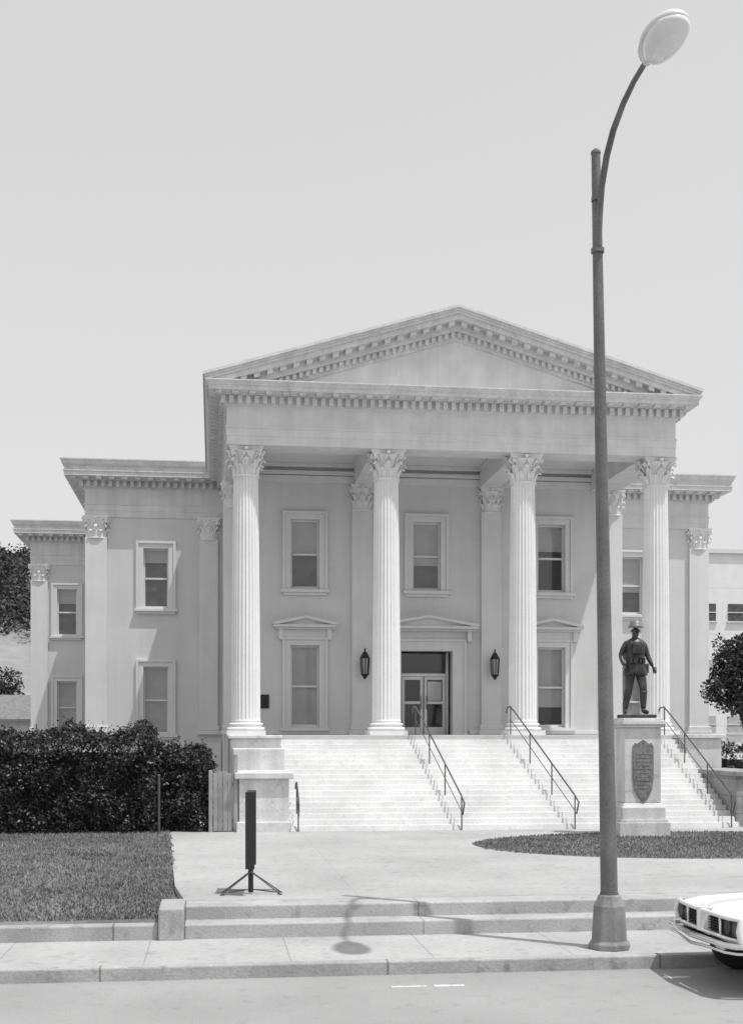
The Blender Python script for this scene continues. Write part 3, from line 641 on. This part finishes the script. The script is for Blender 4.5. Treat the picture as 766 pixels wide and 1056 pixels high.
for i in range(4): q.box(-.0+i*.105,.095+i*.105,27.8,27.83,.52,1.78+.05*math.sin(i*1.05))
q.obj('slats','wood',gt,bevel=.005); MB().box(.0,.43,27.835,27.87,.7,.78).box(.0,.43,27.835,27.87,1.5,1.58).obj('rail','wood',gt)
MB().box(-.10,-.015,27.75,27.88,.45,1.85).box(.44,.53,27.75,27.88,.45,2.2).obj('gate_post','wood',gt,bevel=.01)
def tree(x,y,z,h,blobs,n,s,label,mat_='treeleaf',tr=.12,name='tree'):
    t=empty(name,(x,y,z)); tag(t,label,'tree')
    q=MB(); top=(x+.1,y,z+h*.55); q.tube([(x,y,z-.1),(x+.05,y+.03,z+h*.3),top],[tr,tr*.75,tr*.55],9)
    for bx,by,bz,br in blobs: 
        e=Vector((x+bx,y+by,z+bz)); st=Vector(top)-Vector((0,0,ru(0,h*.15))); mid=st.lerp(e,.5)+Vector((ru(-.1,.1),ru(-.1,.1),.1)); q.tube([st,mid,e],[tr*.45,tr*.3,tr*.12],6)
    q.obj('trunk','bark',t,smooth=True)
    mb=MB(); tot=sum(b[3]**2 for b in blobs)
    for bx,by,bz,br in blobs:
        for _ in range(int(n*br*br/tot)):
            d=Vector((random.gauss(0,1),random.gauss(0,1),random.gauss(0,1))).normalized()
            r=br*(1-.55*R()**2)*(1+.5*noise.noise(d*2.3+Vector((bx*3,by,bz))))
            p=Vector((x+bx,y+by,z+bz))+d*r
            if noise.noise(p*(1.7/br))<-.26: continue
            leafquads(mb,p,s)
    mb.obj('crown',mat_,t,norm=False)
bl=[(0,0,3.9,.9),(-.65,0,3.5,.62),(.8,.1,3.7,.8),(.3,-.3,4.75,.65),(-.3,.2,4.5,.6),(.9,0,4.7,.6),(-.2,-.4,3.1,.55),(.6,.3,3.1,.6),(1.5,0,4.2,.7),(1.3,0,5.1,.5)]
tree(15.85,36.2,.5,3.9,bl,26000,.12,'small round flowering street tree beside the building')
bl=[(0,0,4.6,1.5),(-1.2,0,3.8,1.3),(1.1,0,3.6,1.2),(.2,0,6.0,1.0),(-2.2,.5,4.4,1.2)]
tree(-15.2,95,.5,5,bl,5000,.3,'dark bushy tree behind the small house','treeleaf',.25)
tree(-19.,100,.5,6,bl,3000,.3,'dark bushy tree behind the small house','treeleaf',.25)
hedge(16.5,30,40.,41.3,.5,2.2,9000,'low dark hedge near the far white building',.14)
# ------------------------------------------------------------ background buildings
hs=empty('small_house',(-14,78,.5)); tag(hs,'small distant house with low grey shingle roof','house')
MB().box(-18.5,-9.6,75,81,.4,3.6).obj('wall','farwhite',hs)
MB().prism([(74.3,3.5),(78,5.0),(81.7,3.5),(81.7,3.38),(78,4.85),(74.3,3.38)],-19,-9.1,'x').obj('roof','shingle',hs)
MB().box(-12.4,-11.5,74.96,74.99,1.6,2.9).obj('window','dark',hs)
fb=empty('white_office_building',(38,86,.5)); tag(fb,'plain white modern building with small windows behind trees','building')
MB().box(26,58,84,98,.4,15.2).obj('wall','farwhite',fb); MB().box(25.8,58.2,83.8,98.2,15.21,15.5).obj('roof','trim',fb)
for zz in (11.1,7.2,3.3):
    for i in range(11):
        x=34.1+i*2.0; w_=empty('window',(x,84,zz-.7),fb)
        MB().box(x-.55,x+.55,83.94,83.99,zz-.6,zz+.6).obj('pane','darkgrey' if (zz>10 and i<2) else 'blind',w_); MB().box(x-.62,x+.62,83.9,83.935,zz-.03,zz+.03).box(x-.65,x+.65,83.85,83.98,zz-.7,zz-.61).obj('frame','trim',w_)
def hillz(x,y):
    ks=[(105,.4),(130,2.5),(150,8),(200,17),(235,30),(270,42),(320,47),(420,40)]
    h=ks[-1][1]
    if y<=ks[0][0]: h=ks[0][1]
    else:
        for (a,ha),(b,hb) in zip(ks,ks[1:]):
            if a<=y<=b: h=ha+(hb-ha)*(y-a)/(b-a); break
    t=max(0,min(1,(-20-x)/45.)); t=.80+.20*t*t*(3-2*t)
    t2=max(0,min(1,(40-x)/70.)); t*=t2*t2*(3-2*t2)
    return h*t-.3+1.5*noise.noise(Vector((x*.03,y*.03,0)))*t*min(1,max(0,y-120)/40)
vs=[];fs=[];nx,ny=60,50
for j in range(ny+1):
    for i in range(nx+1):
        x=-260+320*i/nx; y=100+320*j/ny; vs.append((x,y,hillz(x,y)))
for j in range(ny):
    for i in range(nx): a=j*(nx+1)+i; fs.append((a,a+1,a+nx+2,a+nx+1))
o=MB().add(vs,fs).obj('hill','dry',norm=False,smooth='full'); struct(o,'grassy hill rising behind the building')
mb=MB()
for _ in range(520):
    y=ru(212,290); x=-.165*y+ru(-45,28)
    z=hillz(x,y); r=ru(1.6,3.6)
    for _ in range(90):
        d=Vector((random.gauss(0,1),random.gauss(0,1),random.gauss(0,1))).normalized(); leafquads(mb,Vector((x,y,z+r*.8))+d*r*(ru(.6,1.05)),.95)
o=mb.obj('hillside_woods','hillleaf',norm=False); o['kind']='stuff'; o['label']='dense dark woods covering the hill'; o['category']='woods'
# ------------------------------------------------------------ car
CX,CY=5.14,12.80
car=empty('parked_car',(CX+2.5,CY,0)); tag(car,'white two-door car with chrome bumper parked at the kerb','car')
def interp(tab,x):
    for (a,*va),(b,*vb) in zip(tab,tab[1:]):
        if a<=x<=b: t=(x-a)/(b-a); return [p+(q-p)*t for p,q in zip(va,vb)]
    return list(tab[-1][1:])
tab=[(.06,.82,.52,.775),(.12,.85,.49,.80),(.3,.885,.46,.83),(1.2,.92,.32,.88),(2.0,.93,.26,.90),(3.6,.93,.28,.91),(4.6,.91,.34,.90),(5.1,.85,.45,.82)]
WF=.74
xs=[.06,.12,.2,.27]+[.3+.045*i for i in range(24)]+[1.6,2.,2.6,3.2]+[3.42+.045*i for i in range(24)]+[4.6,4.8,5.0,5.1]
xs=sorted(set(round(x,3) for x in xs))
vs=[];fs=[];
for x in xs:
    hw,zb,zt=interp(tab,x)
    for wc in (WF,3.93):
        if abs(x-wc)<.42: zb=max(zb,.33+math.sqrt(.42**2-(x-wc)**2)*.95)
    zmid=max(.55,zb+.03); zmid2=zt-.07
    sec=[(0,zb+.02),(.72*hw,zb),(.97*hw,zb),(1.*hw,min(zmid,zmid2-.02)),(1.015*hw,zmid2-.01),(1.0*hw,zmid2+.02),(.975*hw,zmid2+.045),(.93*hw,zt+.0),(.86*hw,zt-.005),(.80*hw,zt-.02),(.45*hw,zt-.005),(.17*hw,zt+.005),(.10*hw,zt+.03),(0,zt+.038)]
    full=[(-y,z) for y,z in sec]+[(y,z) for y,z in reversed(sec[1:-1])]
    n=len(full); vs+=[(CX+x,CY+y,z) for y,z in full]
for j in range(len(xs)-1):
    for i in range(n): fs.append((j*n+i,j*n+(i+1)%n,(j+1)*n+(i+1)%n,(j+1)*n+i))
fs.append(tuple(range(n))); fs.append(tuple(range((len(xs)-1)*n,len(xs)*n)))
MB().add(vs,fs).obj('body','carpaint',car,smooth=True)
q=MB()
def bar(y0,y1,z,r,bow=.05):
    pts=[]
    for k in range(9):
        t=k/8; y=y0+(y1-y0)*t; pts.append((CX+.03-bow*(1-(y/.86)**2)+(.05*max(0,(abs(y)-.72)/.14)),CY+y,z))
    q.tube(pts,r,10)
bar(-.85,.85,.79,.024); bar(-.85,.85,.58,.018)
for s in (-1,1):
    q.tube([(CX+.06,CY+s*.84,.575),(CX+.03,CY+s*.855,.68),(CX+.06,CY+s*.84,.79)],.032,10)
    q.tube([(CX+.01,CY+s*.44,.585),(CX+.0,CY+s*.44,.785)],.012,8)
q.prism([(CX+.08,CY-.10),(CX-.05,CY-.05),(CX-.065,CY),(CX-.05,CY+.05),(CX+.08,CY+.10)],.575,.82,'z')
q.obj('nose_frame','carpaint',car,smooth=True)
q=MB().box(CX+.05,CX+.07,CY-.83,CY+.83,.585,.785)
for s in (-1,1):
    y0_,y1_=sorted((CY+s*.09,CY+s*.42))
    for i in range(6): q.box(CX+.02,CX+.051,y0_,y1_,.612+i*.028,.618+i*.028)
q.obj('grille','black',car)
for s in (-1,1):
    for a in (.545,.735):
        c=MB().lathe([(.076,0),(.080,.012),(.07,.02),(.065,.012),(.03,.026),(.001,.03)],18); c.xform(Matrix.Translation((CX+.052,CY+s*a,.686))@Matrix.Rotation(-math.pi/2,4,'Y'))
        c.obj('headlight','darkgrey',car,smooth='full')
q=MB()
def bump(zc,r,d=0.):
    q.tube([(CX+.30,CY-.93,zc),(CX+.15,CY-.925,zc),(CX+.0,CY-.87,zc),(CX-.07,CY-.75,zc),(CX-.10,CY-.4,zc),(CX-.14,CY,zc-d),(CX-.10,CY+.4,zc),(CX-.07,CY+.75,zc),(CX+.0,CY+.87,zc),(CX+.15,CY+.925,zc),(CX+.30,CY+.93,zc)],r,10)
bump(.535,.032); bump(.465,.016,.015)
q.obj('bumper','chrome',car,smooth=True)
MB().box(CX-.03,CX+.1,CY-.74,CY+.74,.475,.51).obj('lower_grille','black',car)
for s in (-1,1):
    MB().box(CX-.075,CX-.032,CY+s*.60-.1,CY+s*.60+.1,.48,.508).obj('turn_signal','lens',car,bevel=.008)
gsec=[(1.85,.90,.80),(2.35,1.30,.62),(2.6,1.34,.6),(3.3,1.33,.6),(4.2,.92,.74)]
vs=[];fs=[]
for x,z,w_ in gsec: vs+=[(CX+x,CY-.82,.88),(CX+x,CY-w_,z),(CX+x,CY+w_,z),(CX+x,CY+.82,.88)]
for j in range(4):
    for i in range(3): fs.append((j*4+i,j*4+i+1,j*4+i+5,j*4+i+4))
MB().add(vs,fs).obj('window_glass','black',car,norm=False)
q=MB().add([(CX+2.3,CY-.63,1.30),(CX+3.4,CY-.61,1.34),(CX+3.4,CY+.61,1.34),(CX+2.3,CY+.63,1.30),(CX+2.33,CY-.6,1.36),(CX+3.35,CY-.58,1.38),(CX+3.35,CY+.58,1.38),(CX+2.33,CY+.6,1.36)],[(0,1,2,3),(4,5,6,7),(0,1,5,4),(1,2,6,5),(2,3,7,6),(3,0,4,7)]).obj('roof','carpaint',car,bevel=.02)
for wx in (WF,3.93):
    for s in (-1,1):
        w=empty('wheel',(CX+wx,CY+s*.8,.33),car)
        Mx=Matrix.Translation((CX+wx,CY+s*.77,.335))@Matrix.Rotation(-s*math.pi/2,4,'X')
        MB().lathe([(.2,-.1),(.29,-.105),(.325,-.08),(.335,0),(.325,.08),(.29,.105),(.2,.1)],28,cap=True).xform(Mx).obj('tyre','rubber',w,smooth=True)
        MB().lathe([(.205,.095),(.2,.115),(.17,.09),(.08,.08),(.06,.115),(.001,.12)],24).xform(Mx).obj('rim','chrome',w,smooth=True)
        MB().box(CX+wx-.38,CX+wx+.38,CY+s*.60-.02,CY+s*.60+.02,.5,.8).obj('wheel_well','black',w)
# ------------------------------------------------------------ light, sky, camera
el=math.radians(68); az=math.radians(48)
d=Vector((math.sin(az)*math.cos(el),-math.cos(az)*math.cos(el),math.sin(el)))
sl=bpy.data.lights.new('sun','SUN'); sl.energy=3.3; sl.angle=math.radians(.6); sl.color=(1,.997,.99)
so_=bpy.data.objects.new('sun',sl); COL.objects.link(so_); so_.rotation_euler=d.to_track_quat('Z','Y').to_euler(); so_.location=(0,0,40)
w=bpy.data.worlds.new('World'); S.world=w; w.use_nodes=True; N=w.node_tree.nodes; L=w.node_tree.links
bg=N['Background']; sky=N.new('ShaderNodeTexSky'); sky.sky_type='NISHITA'; sky.sun_disc=False; sky.sun_elevation=el; sky.sun_rotation=math.pi-az
sky.air_density=1.; sky.dust_density=2.5; sky.ozone_density=1
# blue-sensitive black-and-white film response: sky renders pale and nearly even
sp=N.new('ShaderNodeSeparateColor'); L.new(sky.outputs[0],sp.inputs[0])
pw=N.new('ShaderNodeMath'); pw.operation='POWER'; L.new(sp.outputs[2],pw.inputs[0]); pw.inputs[1].default_value=.35
ml=N.new('ShaderNodeMath'); ml.operation='MULTIPLY'; L.new(pw.outputs[0],ml.inputs[0]); ml.inputs[1].default_value=3.0
L.new(ml.outputs[0],bg.inputs[0]); bg.inputs[1].default_value=.15
cd=bpy.data.cameras.new('camera'); co=bpy.data.objects.new('camera',cd); COL.objects.link(co)
co.location=(0,0,2.65); co.rotation_euler=(math.pi/2,0,math.radians(-7.15))
cd.sensor_fit='HORIZONTAL'; cd.sensor_width=36; cd.lens=1300/766*36; cd.shift_y=229/766; cd.clip_end=4000; cd.clip_start=.1
S.camera=co
S.view_settings.view_transform='Standard'; S.view_settings.look='None'; S.view_settings.exposure=0
